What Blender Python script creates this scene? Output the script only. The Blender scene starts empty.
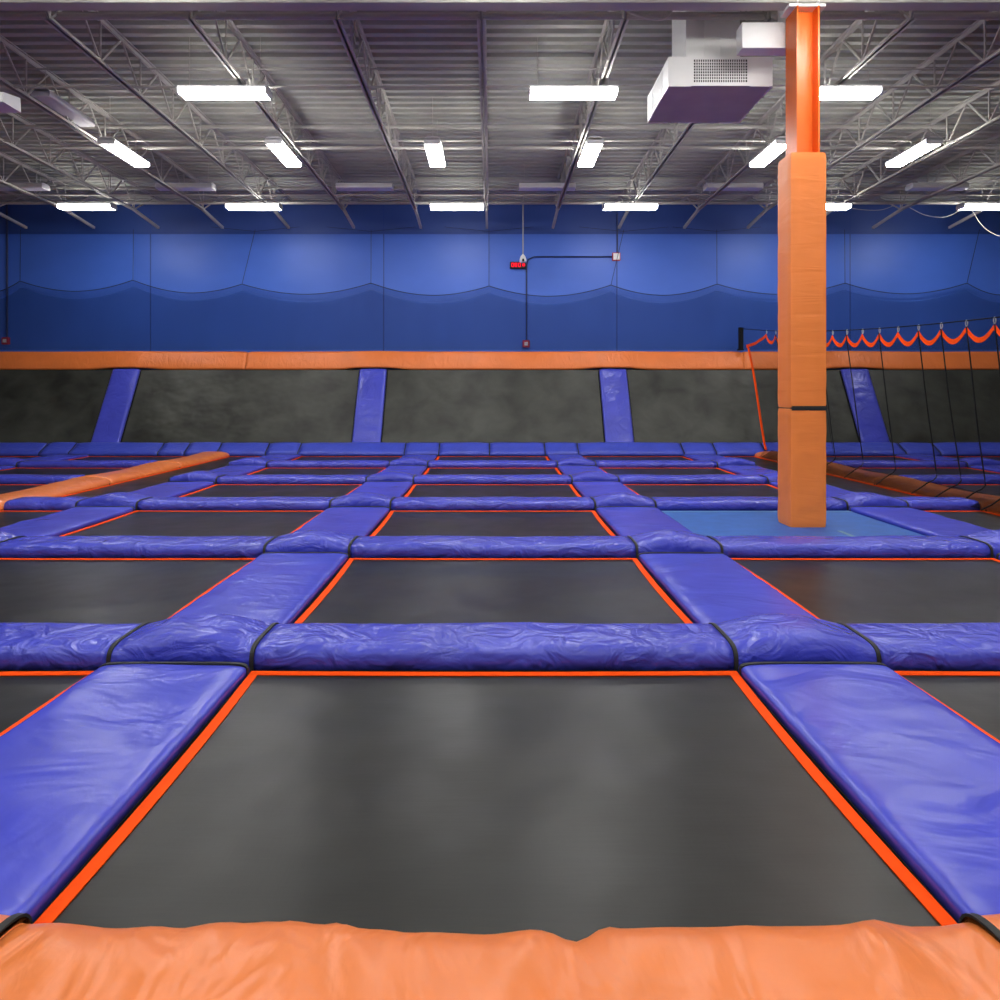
import bpy, math, random
from mathutils import Vector, noise
random.seed(4)
SC = bpy.context.scene
COL = SC.collection
F = 700.0; VX, VY = 492.0, 394.0; CH = 1.5      # focal length in px, vanishing point, eye height
BX = 0.02                                       # axis of the centre lane

def wx(px, Y): return (px - VX) * Y / F
def wz(py, Y): return CH + (VY - py) * Y / F

# ------------------------------------------------------------------ materials
def new_mat(name):
    m = bpy.data.materials.new(name); m.use_nodes = True
    nt = m.node_tree
    for n in list(nt.nodes): nt.nodes.remove(n)
    out = nt.nodes.new('ShaderNodeOutputMaterial')
    return m, nt, out
def N(nt, t, **kw):
    n = nt.nodes.new(t)
    for k, v in kw.items():
        if k in n.inputs.keys(): n.inputs[k].default_value = v
        else: setattr(n, k, v)
    return n
def principled(nt, out, col, rough, spec=0.5, metal=0.0):
    b = nt.nodes.new('ShaderNodeBsdfPrincipled')
    b.inputs['Base Color'].default_value = (*col, 1); b.inputs['Roughness'].default_value = rough
    b.inputs['Specular IOR Level'].default_value = spec; b.inputs['Metallic'].default_value = metal
    nt.links.new(b.outputs[0], out.inputs[0]); return b
def pos_scaled(nt, sx, sy, sz):
    g = nt.nodes.new('ShaderNodeNewGeometry')
    m = N(nt, 'ShaderNodeVectorMath', operation='MULTIPLY'); m.inputs[1].default_value = (sx, sy, sz)
    nt.links.new(g.outputs['Position'], m.inputs[0]); return m.outputs[0]
def mix_col(nt, fac, c0, c1, sock):
    r = nt.nodes.new('ShaderNodeValToRGB')
    r.color_ramp.elements[0].color = (*c0, 1); r.color_ramp.elements[1].color = (*c1, 1)
    r.color_ramp.elements[0].position = 0.3; r.color_ramp.elements[1].position = 0.7
    nt.links.new(fac, r.inputs[0]); nt.links.new(r.outputs[0], sock); return r

def plain(name, col, rough=0.5, spec=0.5, metal=0.0, var=0.06, scale=3.0):
    m, nt, out = new_mat(name); b = principled(nt, out, col, rough, spec, metal)
    t = N(nt, 'ShaderNodeTexNoise', Scale=1.0, Detail=3.0)
    nt.links.new(pos_scaled(nt, scale, scale, scale), t.inputs['Vector'])
    mix_col(nt, t.outputs[0], [c*(1-var) for c in col], [min(1, c*(1+var)) for c in col], b.inputs['Base Color'])
    return m

def vinyl(name, col, rough=0.3, spec=0.5, big=0.5, fine=0.35, sc=(5, 5, 5), var=0.08):
    """shiny coated fabric with soft crinkles"""
    m, nt, out = new_mat(name); b = principled(nt, out, col, rough, spec)
    t0 = N(nt, 'ShaderNodeTexNoise', Scale=1.0, Detail=2.0)
    nt.links.new(pos_scaled(nt, 2, 2, 2), t0.inputs['Vector'])
    mix_col(nt, t0.outputs[0], [c*(1-var) for c in col], [min(1, c*(1+var)) for c in col], b.inputs['Base Color'])
    t1 = N(nt, 'ShaderNodeTexNoise', Scale=1.0, Detail=2.5, Distortion=1.6, Roughness=0.5)
    nt.links.new(pos_scaled(nt, *sc), t1.inputs['Vector'])
    t2 = N(nt, 'ShaderNodeTexNoise', Scale=1.0, Detail=2.0, Distortion=2.5)
    nt.links.new(pos_scaled(nt, *[s*3.1 for s in sc]), t2.inputs['Vector'])
    b1 = N(nt, 'ShaderNodeBump', Strength=big, Distance=0.05)
    b2 = N(nt, 'ShaderNodeBump', Strength=fine, Distance=0.012)
    nt.links.new(t1.outputs[0], b1.inputs['Height']); nt.links.new(t2.outputs[0], b2.inputs['Height'])
    nt.links.new(b1.outputs[0], b2.inputs['Normal']); nt.links.new(b2.outputs[0], b.inputs['Normal'])
    return m

def mat_fabric(name, col, rough=0.45, spec=0.5, wave=0.18, var=0.22):
    """woven black trampoline cloth with worn areas and cloudy light reflections put into its colour"""
    m, nt, out = new_mat(name); b = principled(nt, out, col, rough, spec)
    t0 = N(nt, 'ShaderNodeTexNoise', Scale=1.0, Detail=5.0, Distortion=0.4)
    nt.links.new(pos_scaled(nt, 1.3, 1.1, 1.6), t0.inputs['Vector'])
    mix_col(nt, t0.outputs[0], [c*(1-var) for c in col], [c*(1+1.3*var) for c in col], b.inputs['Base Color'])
    t1 = N(nt, 'ShaderNodeTexNoise', Scale=1.0, Detail=4.0)
    nt.links.new(pos_scaled(nt, 6, 50, 30), t1.inputs['Vector'])
    t2 = N(nt, 'ShaderNodeTexNoise', Scale=1.0, Detail=3.0)
    nt.links.new(pos_scaled(nt, 60, 5, 5), t2.inputs['Vector'])
    ad = N(nt, 'ShaderNodeMath', operation='ADD'); nt.links.new(t1.outputs[0], ad.inputs[0]); nt.links.new(t2.outputs[0], ad.inputs[1])
    bp = N(nt, 'ShaderNodeBump', Strength=0.05, Distance=0.006); nt.links.new(ad.outputs[0], bp.inputs['Height'])
    t4 = N(nt, 'ShaderNodeTexNoise', Scale=1.0, Detail=2.0); nt.links.new(pos_scaled(nt, 1.6, 1.6, 2.2), t4.inputs['Vector'])
    b4 = N(nt, 'ShaderNodeBump', Strength=wave, Distance=0.1); nt.links.new(t4.outputs[0], b4.inputs['Height'])
    nt.links.new(bp.outputs[0], b4.inputs['Normal']); nt.links.new(b4.outputs[0], b.inputs['Normal'])
    t3 = N(nt, 'ShaderNodeTexNoise', Scale=1.0, Detail=3.0); nt.links.new(pos_scaled(nt, 2.1, 1.7, 2.3), t3.inputs['Vector'])
    mr = N(nt, 'ShaderNodeMapRange'); mr.inputs[3].default_value = rough-0.08; mr.inputs[4].default_value = rough+0.12
    nt.links.new(t3.outputs[0], mr.inputs[0]); nt.links.new(mr.outputs[0], b.inputs['Roughness'])
    return m

def net_mat(name, col, cover):
    m, nt, out = new_mat(name)
    d = N(nt, 'ShaderNodeBsdfDiffuse'); d.inputs[0].default_value = (*col, 1)
    tr = nt.nodes.new('ShaderNodeBsdfTransparent'); mx = nt.nodes.new('ShaderNodeMixShader')
    t = N(nt, 'ShaderNodeTexNoise', Scale=1.0, Detail=2.0); nt.links.new(pos_scaled(nt, 2.5, 2.5, 0.6), t.inputs['Vector'])
    mr = N(nt, 'ShaderNodeMapRange'); mr.inputs[3].default_value = cover*0.85; mr.inputs[4].default_value = cover*1.15
    nt.links.new(t.outputs[0], mr.inputs[0]); nt.links.new(mr.outputs[0], mx.inputs[0])
    nt.links.new(tr.outputs[0], mx.inputs[1]); nt.links.new(d.outputs[0], mx.inputs[2]); nt.links.new(mx.outputs[0], out.inputs[0])
    return m

def emit(name, col, strength):
    m, nt, out = new_mat(name); e = nt.nodes.new('ShaderNodeEmission')
    e.inputs[0].default_value = (*col, 1); e.inputs[1].default_value = strength
    nt.links.new(e.outputs[0], out.inputs[0]); return m

def wall_mat(name, col, upper):
    """painted tilt-up wall: panel joints every 6.2 m and one level joint with a darker tone above it"""
    m, nt, out = new_mat(name); b = principled(nt, out, col, 0.42, 0.4)
    g = nt.nodes.new('ShaderNodeNewGeometry'); s = nt.nodes.new('ShaderNodeSeparateXYZ'); nt.links.new(g.outputs['Position'], s.inputs[0])
    def math_(op, a, bv):
        n = N(nt, 'ShaderNodeMath', operation=op)
        for i, v in enumerate((a, bv)):
            if isinstance(v, (int, float)): n.inputs[i].default_value = v
            else: nt.links.new(v, n.inputs[i])
        return n.outputs[0]
    xm = math_('PINGPONG', math_('ADD', s.outputs[0], -3.39 + 63.3), 3.165)
    jx = math_('LESS_THAN', xm, 0.016)
    zj = math_('LESS_THAN', math_('ABSOLUTE', math_('ADD', s.outputs[2], -5.87), 0), 0.03)
    j = math_('MAXIMUM', jx, zj)
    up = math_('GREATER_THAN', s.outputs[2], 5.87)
    t = N(nt, 'ShaderNodeTexNoise', Scale=1.0, Detail=4.0); nt.links.new(pos_scaled(nt, 0.9, 0.9, 1.4), t.inputs['Vector'])
    r = nt.nodes.new('ShaderNodeValToRGB')
    r.color_ramp.elements[0].color = (*[c*0.9 for c in col], 1); r.color_ramp.elements[1].color = (*[c*1.1 for c in col], 1)
    nt.links.new(t.outputs[0], r.inputs[0])
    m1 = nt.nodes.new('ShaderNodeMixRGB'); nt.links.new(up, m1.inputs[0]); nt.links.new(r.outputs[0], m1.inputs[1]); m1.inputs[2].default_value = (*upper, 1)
    m2 = nt.nodes.new('ShaderNodeMixRGB'); nt.links.new(j, m2.inputs[0]); nt.links.new(m1.outputs[0], m2.inputs[1]); m2.inputs[2].default_value = (col[0]*.45, col[1]*.45, col[2]*.5, 1)
    nt.links.new(m2.outputs[0], b.inputs['Base Color'])
    tb = N(nt, 'ShaderNodeTexNoise', Scale=1.0, Detail=2.0); nt.links.new(pos_scaled(nt, 0.7, 0.7, 0.9), tb.inputs['Vector'])
    bp = N(nt, 'ShaderNodeBump', Strength=0.25, Distance=0.06); nt.links.new(tb.outputs[0], bp.inputs['Height']); nt.links.new(bp.outputs[0], b.inputs['Normal'])
    return m

M = {}
M['blue'] = vinyl('blue_vinyl', (0.057, 0.069, 0.51), 0.27, 0.33, 0.35, 0.08, (1.7, 2.4, 2))
M['blue_cross'] = vinyl('crinkled_blue_vinyl', (0.057, 0.069, 0.51), 0.25, 0.43, 0.75, 0.22, (4.0, 5.0, 5))
M['blue_wall'] = vinyl('wall_strip_vinyl', (0.062, 0.075, 0.52), 0.28, 0.4, 0.5, 0.1, (2.5, 2.5, 2.5))
M['blue_deep'] = vinyl('deep_blue_vinyl', (0.05, 0.075, 0.50), 0.34, 0.45, 0.35, 0.3, (3.5, 6, 6))
M['orange'] = vinyl('orange_vinyl', (0.73, 0.19, 0.042), 0.32, 0.45, 0.55, 0.08, (3.6, 1.8, 3), 0.04)
M['orange_band'] = vinyl('orange_band_vinyl', (0.80, 0.20, 0.045), 0.4, 0.4, 0.4, 0.2, (5, 5, 1.2), 0.05)
M['orange_pad'] = vinyl('orange_column_vinyl', (0.95, 0.26, 0.052), 0.42, 0.4, 0.18, 0.1, (0.8, 0.8, 6), 0.03)
M['orange_paint'] = plain('orange_paint', (0.80, 0.15, 0.01), 0.35, 0.5)
M['webbing'] = plain('orange_webbing', (0.90, 0.075, 0.001), 0.7, 0.1, scale=20)
M['mat'] = mat_fabric('black_mat_fabric', (0.012, 0.012, 0.0095), 0.33, 0.26)
M['wall_mat'] = mat_fabric('black_wall_mat_fabric', (0.036, 0.038, 0.031), 0.46, 0.4, 0.45, 0.5)  # strong cloudy tone variation stands in for ceiling light reflections
M['black'] = plain('black_fabric', (0.006, 0.006, 0.007), 0.8, 0.2)
M['strap'] = plain('black_strap', (0.022, 0.024, 0.024), 0.6, 0.3)
M['floor'] = plain('black_floor', (0.006, 0.006, 0.007), 0.9, 0.1)
M['carpet'] = plain('blue_floor_vinyl', (0.022, 0.105, 0.40), 0.5, 0.3, var=0.12, scale=6)
M['seam'] = plain('seam_tape', (0.12, 0.25, 0.36), 0.5)
M['deck'] = plain('grey_deck_paint', (0.45, 0.455, 0.40), 0.7, 0.15)
M['steel'] = plain('grey_steel_paint', (0.50, 0.48, 0.44), 0.65, 0.2)
M['white'] = plain('white_metal', (0.88, 0.88, 0.87), 0.4, 0.4, var=0.02)
M['shade'] = plain('grille_dark', (0.06, 0.06, 0.065), 0.6)
M['under'] = plain('grey_underside', (0.62, 0.66, 0.50), 0.6)
M['fixture'] = plain('fixture_white', (0.75, 0.74, 0.75), 0.4)
M['lensoff'] = plain('unlit_lens', (0.7, 0.68, 0.69), 0.3)
M['lens'] = emit('lit_lens', (1.0, 0.985, 0.955), 45.5)
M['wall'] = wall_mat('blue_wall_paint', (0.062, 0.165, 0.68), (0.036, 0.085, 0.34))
M['sidewall'] = plain('pale_side_paint', (0.70, 0.71, 0.66), 0.6)
M['frontwall'] = plain('pale_wall_paint', (0.80, 0.80, 0.78), 0.6)
M['net'] = net_mat('black_net', (0.004, 0.004, 0.005), 0.27)
M['netdense'] = net_mat('gathered_black_net', (0.004, 0.004, 0.005), 0.55)
M['wallnet'] = net_mat('dark_blue_net', (0.005, 0.02, 0.12), 0.20)
M['wallnet2'] = net_mat('dark_blue_net_back', (0.005, 0.02, 0.12), 0.20)
M['rope'] = plain('dark_rope', (0.015, 0.02, 0.05), 0.7)
M['conduit'] = plain('dark_blue_conduit', (0.02, 0.035, 0.13), 0.5)
M['red'] = plain('alarm_red', (0.5, 0.03, 0.03), 0.4)
M['led'] = emit('red_led', (1.0, 0.01, 0.03), 1.6)
M['chrome'] = plain('galvanised', (0.7, 0.7, 0.7), 0.3, 0.5, 0.7)

# ------------------------------------------------------------------ mesh builder
class MB:
    def __init__(self): self.v = []; self.f = []
    def add(self, vs, fs):
        o = len(self.v); self.v += [tuple(p) for p in vs]; self.f += [tuple(i+o for i in f) for f in fs]; return self
    def box(self, x0, x1, y0, y1, z0, z1):
        return self.add([(x, y, z) for x in (x0, x1) for y in (y0, y1) for z in (z0, z1)],
                        [(0, 1, 3, 2), (4, 6, 7, 5), (0, 4, 5, 1), (2, 3, 7, 6), (0, 2, 6, 4), (1, 5, 7, 3)])
    def bevbox(self, x0, x1, y0, y1, z0, z1, r):
        """box with bevelled vertical and horizontal edges"""
        cx, cy, cz = (x0+x1)/2, (y0+y1)/2, (z0+z1)/2
        hx, hy, hz = (x1-x0)/2, (y1-y0)/2, (z1-z0)/2
        rings = []
        for z, k in ((-hz, r), (-hz+r*.3, r*.3), (-hz+r, 0), (hz-r, 0), (hz-r*.3, r*.3), (hz, r)):
            a, b = hx-k, hy-k; c = r
            rings.append([(cx+x, cy+y, cz+z) for x, y in ((-a+c, -b), (a-c, -b), (a-c*.3, -b+c*.3), (a, -b+c), (a, b-c), (a-c*.3, b-c*.3), (a-c, b), (-a+c, b), (-a+c*.3, b-c*.3), (-a, b-c), (-a, -b+c), (-a+c*.3, -b+c*.3))])
        return self.loft(rings)
    def loft(self, rings, cap=True):
        n = len(rings[0]); vs = [p for r in rings for p in r]; fs = []
        for i in range(len(rings)-1):
            for j in range(n):
                fs.append((i*n+j, i*n+(j+1) % n, (i+1)*n+(j+1) % n, (i+1)*n+j))
        if cap: fs.append(tuple(range(n-1, -1, -1))); fs.append(tuple((len(rings)-1)*n+j for j in range(n)))
        return self.add(vs, fs)
    def tube(self, pts, r, n=8):
        pts = [Vector(p) for p in pts]; rings = []
        for i, p in enumerate(pts):
            d = (pts[min(i+1, len(pts)-1)] - pts[max(i-1, 0)]).normalized()
            up = Vector((0, 0, 1)) if abs(d.z) < 0.95 else Vector((0, 1, 0))
            a = d.cross(up).normalized(); b = d.cross(a)
            rings.append([tuple(p + a*(r*math.cos(t)) + b*(r*math.sin(t))) for t in [2*math.pi*k/n for k in range(n)]])
        return self.loft(rings)
    def strip(self, A, B, th=(0, 0, 0.004)):
        """ribbon between two polylines, with thickness"""
        t = Vector(th); rings = []
        for a, b in zip(A, B):
            a = Vector(a); b = Vector(b); rings.append([tuple(a), tuple(b), tuple(b+t), tuple(a+t)])
        return self.loft(rings)
    def grid(self, rows):
        n = len(rows[0]); vs = [p for r in rows for p in r]
        return self.add(vs, [(i*n+j, i*n+j+1, (i+1)*n+j+1, (i+1)*n+j) for i in range(len(rows)-1) for j in range(n-1)])
    def obj(self, name, mat, parent=None, loc=None, smooth=False, origin=None):
        """one mesh object; vertices are given in the parent's frame, or in the world with origin subtracted"""
        o = Vector(origin) if origin is not None else Vector((0, 0, 0))
        me = bpy.data.meshes.new(name); me.from_pydata([tuple(Vector(p)-o) for p in self.v], [], self.f)
        me.validate(); me.update()
        import bmesh
        bm = bmesh.new(); bm.from_mesh(me); bmesh.ops.recalc_face_normals(bm, faces=bm.faces); bm.to_mesh(me); bm.free()
        if smooth: me.polygons.foreach_set('use_smooth', [True]*len(me.polygons))
        me.materials.append(mat)
        ob = bpy.data.objects.new(name, me); COL.objects.link(ob)
        if parent is not None: ob.parent = parent
        ob.location = loc if loc is not None else o
        return ob

def empty(name, loc, label, cat, group=None):
    o = bpy.data.objects.new(name, None); COL.objects.link(o); o.location = loc; o.empty_display_size = 0.1
    return tag(o, label, cat, group)
def tag(o, label, cat, group=None):
    o['label'] = label; o['category'] = cat
    if group: o['group'] = group
    return o
def struct(o): o['kind'] = 'structure'; return o
def smooth_angle(o, a=40):
    me = o.data; me.polygons.foreach_set('use_smooth', [True]*len(me.polygons))
    try: me.set_sharp_from_angle(angle=math.radians(a))
    except Exception: pass
    return o

# ------------------------------------------------------------------ room shell
FZ = -0.04                       # floor under the trampolines
WY = 19.0                        # back wall
TD, TC, TL = 5.2, 4.55, 4.335     # above eye level: deck, joist bottom chord, underside of lights
DZ = CH + TD
X0, X1, Y0 = -17.0, 17.0, -8.0
struct(MB().box(X0, X1, Y0, WY, FZ-0.3, FZ).obj('floor', M['floor']))
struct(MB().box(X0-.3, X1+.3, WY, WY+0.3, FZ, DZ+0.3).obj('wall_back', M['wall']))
struct(MB().box(X0-0.3, X0, Y0, WY, FZ, DZ+.3).obj('wall_left', M['sidewall']))
struct(MB().box(X1, X1+0.3, Y0, WY, FZ, DZ+.3).obj('wall_right', M['sidewall']))
struct(MB().box(X0-.3, X1+.3, Y0-0.3, Y0, FZ, DZ+.3).obj('wall_front', M['frontwall']))
# corrugated steel roof deck, ribs running across the hall
prof = []; p = 0.235; y = Y0
while y < WY:
    prof += [(y, 0), (y+p*.42, 0), (y+p*.52, .07), (y+p*.90, .07)]; y += p
prof = [(min(a, WY), b) for a, b in prof] + [(WY, 0)]
mb = MB(); n = len(prof)
ring = [(a, DZ+b) for a, b in prof] + [(WY, DZ+.3), (Y0, DZ+.3)]
lo = [(X0, a, b) for a, b in ring]; hi = [(X1, a, b) for a, b in ring]; n = len(ring)
mb.add(lo+hi, [(i, (i+1) % n, n+(i+1) % n, n+i) for i in range(n)])
struct(mb.obj('ceiling', M['deck']))

# ------------------------------------------------------------------ floor padding
ROWS = [3.78 + 2.6*(k-1) for k in range(0, 7)]     # near edge of every cross row; 6 is the back pad
GAP = 0.52
ORD = ['nearest', 'second', 'third', 'fourth', 'fifth', 'sixth']
# lengthwise strips: x, gap width, colour, words
STRIPS = [(-13.45, .80, 'blue', 'far strip beyond left orange strip'),
          (-10.05, .80, 'blue', 'strip beyond left orange strip'),
          (-6.65, .72, 'orange', 'left orange strip'),
          (-4.97, .80, 'blue', 'second blue strip left of centre'),
          (-1.70, .80, 'blue', 'strip left of centre lane'),
          (1.72, .80, 'blue', 'strip right of centre lane'),
          (4.97, .80, 'blue', 'second blue strip right of centre'),
          (6.65, .72, 'orange', 'right orange strip under netting'),
          (10.05, .80, 'blue', 'strip beyond right orange strip'),
          (13.45, .80, 'blue', 'far strip beyond right orange strip')]
LANES = ['outermost left lane', 'lane beyond left orange strip', 'narrow lane beside left orange strip', 'lane left of centre lane',
         'centre lane', 'lane right of centre lane', 'narrow lane beside right orange strip', 'lane beyond right orange strip', 'outermost right lane']
def seen(xa, xb, yb, pad=1.1): return min(abs(xa), abs(xb)) < 0.73*yb + pad or xa*xb < 0

def prof_pt(t, W, H, n):
    c, s = math.cos(t), math.sin(t)
    return (W/2*math.copysign(abs(c)**(2/n), c), H*abs(s)**(2/n))

def cushion(L, W, H, axis, origin, na, nb=18, r=0.05, n=4.0, bulge=None, wr=0.006, wf=(2.2, 5.0), zb=0.0, endfac=True, seed=0.0, wide=0.0, sharp=1.0):
    """padded bolster along its axis; wrinkled cover; bottom closed"""
    mb = MB(); rings = []
    o = Vector(origin)
    ks = []
    for i in range(na+1):
        a = -L/2 + L*i/na; ks.append(a)
    if endfac: ks = [-L/2, -L/2+r*.12, -L/2+r*.4] + [a for a in ks if abs(a) < L/2-r*.7] + [L/2-r*.4, L/2-r*.12, L/2]
    for a in ks:
        e = 1.0
        if endfac:
            q = max(0.0, (abs(a)-(L/2-r))/r); e = 0.55+0.45*math.sqrt(max(0, 1-q*q))
        bl = bulge(a/(L/2)) if bulge else 0.0
        ring = []
        for j in range(nb+1):
            t = math.pi*(1-j/nb)
            b, h = prof_pt(t, W*(0.97+0.03*e)+wide*(bl/0.08 if bulge else 0), (H+bl)*e, n)
            if wr and 0 < j < nb:
                A = o.x+a if axis == 'x' else o.y+a; B = o.y+b if axis == 'x' else o.x+b
                v = Vector((A*wf[0], B*wf[1], seed+h*2))
                q = noise.noise(v + Vector((noise.noise(v*0.7+Vector((9, 3, 1))), noise.noise(v*0.7), 0))*1.3)
                q2 = noise.noise(v*2.7+Vector((5, 5, 5)))
                rid = (1-abs(q)*2.2)*sharp + q*(1-sharp)
                if not endfac: wr_ = wr*min(1, .15+(L/2-abs(a))/.2)
                else: wr_ = wr
                d = wr_*(0.8*rid+0.15*q2)
                h += d*math.sin(t)**0.5; b += d*0.8*math.cos(t)
            ring.append((a, b, zb+h) if axis == 'x' else (-b, a, zb+h))
        rings.append(ring)
    mb.loft(rings); return mb

def band(W, H, n, axis, a0, a1, off=0.004, nb=20, zb=0.0, bl=(0, 0), wide=(0, 0)):
    """thin strap hugging the profile between a0 and a1"""
    mb = MB(); rings = []
    for a, e, wd in ((a0, bl[0], wide[0]), (a1, bl[1], wide[1])):
        o_ = [prof_pt(math.pi*(1-j/nb), W+wd+2*off, H+e+off, n) for j in range(nb+1)]
        i_ = [prof_pt(math.pi*(1-j/nb), W+wd-.02, H+e-.01, n) for j in range(nb, -1, -1)]
        rings.append([(a, b, zb+h) if axis == 'x' else (-b, a, zb+h) for b, h in o_+i_])
    mb.loft(rings); return mb

def skirt(root, L, W, axis, h=0.035):
    mb = MB()
    if axis == 'x': mb.box(-L/2, L/2, -W/2, W/2, 0, h)
    else: mb.box(-W/2, W/2, -L/2, L/2, 0, h)
    return mb.obj('skirt', M['black'], root)

ZB = 0.03
def lane_bounds(i):
    return STRIPS[i][0]+STRIPS[i][1]/2, STRIPS[i+1][0]-STRIPS[i+1][1]/2

CB = lambda u: 0.072*(math.cos(u*math.pi/2)**1.2 if abs(u) < 1 else 0)
for k in range(0, 6):
    y = ROWS[k]; orange = (k == 0)
    W = 0.475 if not orange else 0.73; yc = y+0.272 if not orange else y+0.32
    H = 0.125 if not orange else 0.125
    rowname = 'orange row nearest viewer' if orange else ORD[k-1]+' blue cross row'
    cm = M['orange'] if orange else M['blue_cross']; cw = 'orange' if orange else 'blue'
    fine = 2.4 if k == 0 else (2.0 if k == 1 else (1.3 if k == 2 else 1.0))
    for i in range(len(STRIPS)-1):
        xa, xb = lane_bounds(i)
        if orange: xa, xb = xa+.075, xb-.075
        L = xb-xa-0.004
        if not seen(xa, xb, y+GAP): continue
        if i in (2, 6) and k > 3: continue      # the narrow lanes are one long trampoline behind row 3
        c = ((xa+xb)/2+0.0, yc, FZ)
        rt = empty('cross_pad', c, f"{cw} vinyl pad across the {LANES[i]}, {rowname}", 'floor pad', 'cross pads between the trampolines')
        na = max(16, int(L*14*fine)); sd = i*7.3+k*3.1
        cushion(L, W, H, 'x', c, na, int(14*max(1, fine*.8)), r=0.05, n=4.8 if not orange else 3.6, wr=0.011 if not orange else 0.030,
                wf=(3.2, 6.0) if not orange else (4.2, 1.4), zb=ZB if not orange else .046, endfac=False, seed=sd, bulge=(lambda u: 0.01*math.sin(u*5+sd)+0.03*u**4) if orange else (lambda u: 0.004+0.005*math.sin(u*5+sd)*(1-u*u)),
                sharp=0.6).obj('cover', cm, rt, loc=(0, 0, 0), smooth=True)
        skirt(rt, L, W+0.01 if not orange else W-.12, 'x', .035 if not orange else .05)
    for i, (sx, sg, scol, sw) in enumerate(STRIPS):
        if not seen(sx-.4, sx+.4, y+GAP): continue
        if scol == 'orange' and k >= 3: continue
        L = sg if k else sg+.15
        c = (sx, yc, FZ)
        rt = empty('crossing_pad', c, f"raised {cw} pad where {rowname} meets {sw}", 'floor pad', 'raised pads at the crossings')
        cushion(L, W, H, 'x', c, int(12*fine), int(14*max(1, fine*.8)), n=4.8, wr=0.007, wf=(3.0, 5.0), zb=ZB if k else .046, endfac=False, seed=i*2.2+k, bulge=CB if k else (lambda u: CB(u)*.5+.03), wide=0.0, sharp=.6
                ).obj('cover', cm, rt, loc=(0, 0, 0), smooth=True)
        mb = MB(); mb.box(-L/2, L/2, -W/2-.002, W/2+.002, 0, 0.033); mb.obj('skirt', M['black'], rt)
        for s in (-1, 1):
            a0 = s*L/2-(.022 if s > 0 else 0); a1 = a0+.022
            b = band(W, H, 4.8, 'x', a0, a1, 0.007, zb=ZB-.003 if k else .046, bl=(0.006, 0.006) if k else (.029, .029)); b.obj('strap', M['strap'], rt, loc=(0, 0, 0), smooth=False)

for i, (sx, sg, scol, sw) in enumerate(STRIPS):
    for k in range(0, 6):
        ya = ROWS[k]+0.515; yb = ROWS[k+1]+0.008
        if scol == 'orange' and k >= 3:
            ya = ROWS[k]+(0.505 if k == 3 else 0.01); yb = ROWS[k+1]-0.002
            if k == 3: ya = ROWS[3]
        if scol == 'orange' and k == 2: yb = ROWS[3]-.01
        if k == 0: ya = ROWS[0]+0.70
        if k == 5: yb = ROWS[6]+0.03
        if not seen(sx-.4, sx+.4, yb): continue
        W = sg-0.012; L = yb-ya-.006; c = (sx, (ya+yb)/2, FZ)
        H = 0.07 if scol == 'blue' else 0.11
        sec = ORD[k]
        rt = empty('strip_pad', c, f"{scol} pad beside {sec} trampoline row, {sw}", 'floor pad', f'{scol} pads along the strips')
        fine = 2.2 if k == 0 else (1.8 if k == 1 else 1.0)
        bul = (lambda u: 0.0) if scol == 'blue' else (lambda u: 0.03*(0.5-0.5*math.cos(u*math.pi)))
        cushion(L, W, H, 'y', c, int(L*12*fine), int(18*fine), r=0.06, n=7.5 if scol == 'blue' else 3.0, wr=0.012, wf=(2.2, 1.2), zb=ZB, seed=i*5.1+k*1.7, bulge=bul, sharp=.6
                ).obj('cover', M[scol], rt, loc=(0, 0, 0), smooth=True)
        skirt(rt, L, W+0.012, 'y')
        band(W*.985, H*.96, 7.5 if scol == 'blue' else 3.0, 'y', L/2-0.06, L/2-0.035, 0.010, zb=ZB).obj('end_binding', M['strap'], rt, loc=(0, 0, 0))

# ------------------------------------------------------------------ trampolines
def bow(u, v, hx, hy, bw=0.02):
    return (u*(hx-bw*(1-v*v)*min(1, hx)), v*(hy-bw*0.6*(1-u*u)))
def trampoline(xa, xb, ya, yb, label, fine):
    hx, hy = (xb-xa)/2, (yb-ya)/2; c = ((xa+xb)/2, (ya+yb)/2, FZ)
    rt = empty('trampoline', c, label, 'trampoline', 'trampolines in the floor')
    n = 12+8*fine; rows = []
    T = 0.04
    for i in range(n+1):
        v = -1+2*i/n; r = []
        for j in range(n+1):
            u = -1+2*j/n; x, y = bow(u, v, hx-.01, hy-.01)
            sag = 0.012*(1-u*u)*(1-v*v)
            r.append((x, y, T-sag))
        rows.append(r)
    mb = MB(); mb.grid(rows)
    edge = rows[0] + [r[-1] for r in rows[1:]] + rows[-1][-2::-1] + [r[0] for r in rows[-2:0:-1]]
    m = len(edge); mb.add(edge+[(x, y, 0) for x, y, z in edge], [(i, (i+1) % m, m+(i+1) % m, m+i) for i in range(m)])
    mb.obj('jumping_mat', M['mat'], rt, loc=(0, 0, 0), smooth=False)
    # orange webbing round the rim
    out = []; inn = []; q = 24; ww = 0.05
    for side in range(4):
        for s in range(q):
            t = -1+2*s/q
            u, v = ((t, -1), (1, t), (-t, 1), (-1, -t))[side]
            x, y = bow(u, v, hx, hy); out.append((x, y, T+0.001))
            x, y = bow(u, v, hx-ww, hy-ww); inn.append((x, y, T+0.001))
    out.append(out[0]); inn.append(inn[0])
    mb = MB(); mb.strip(out, inn, (0, 0, 0.004)); mb.obj('edging', M['webbing'], rt, loc=(0, 0, 0))
    return rt
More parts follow.
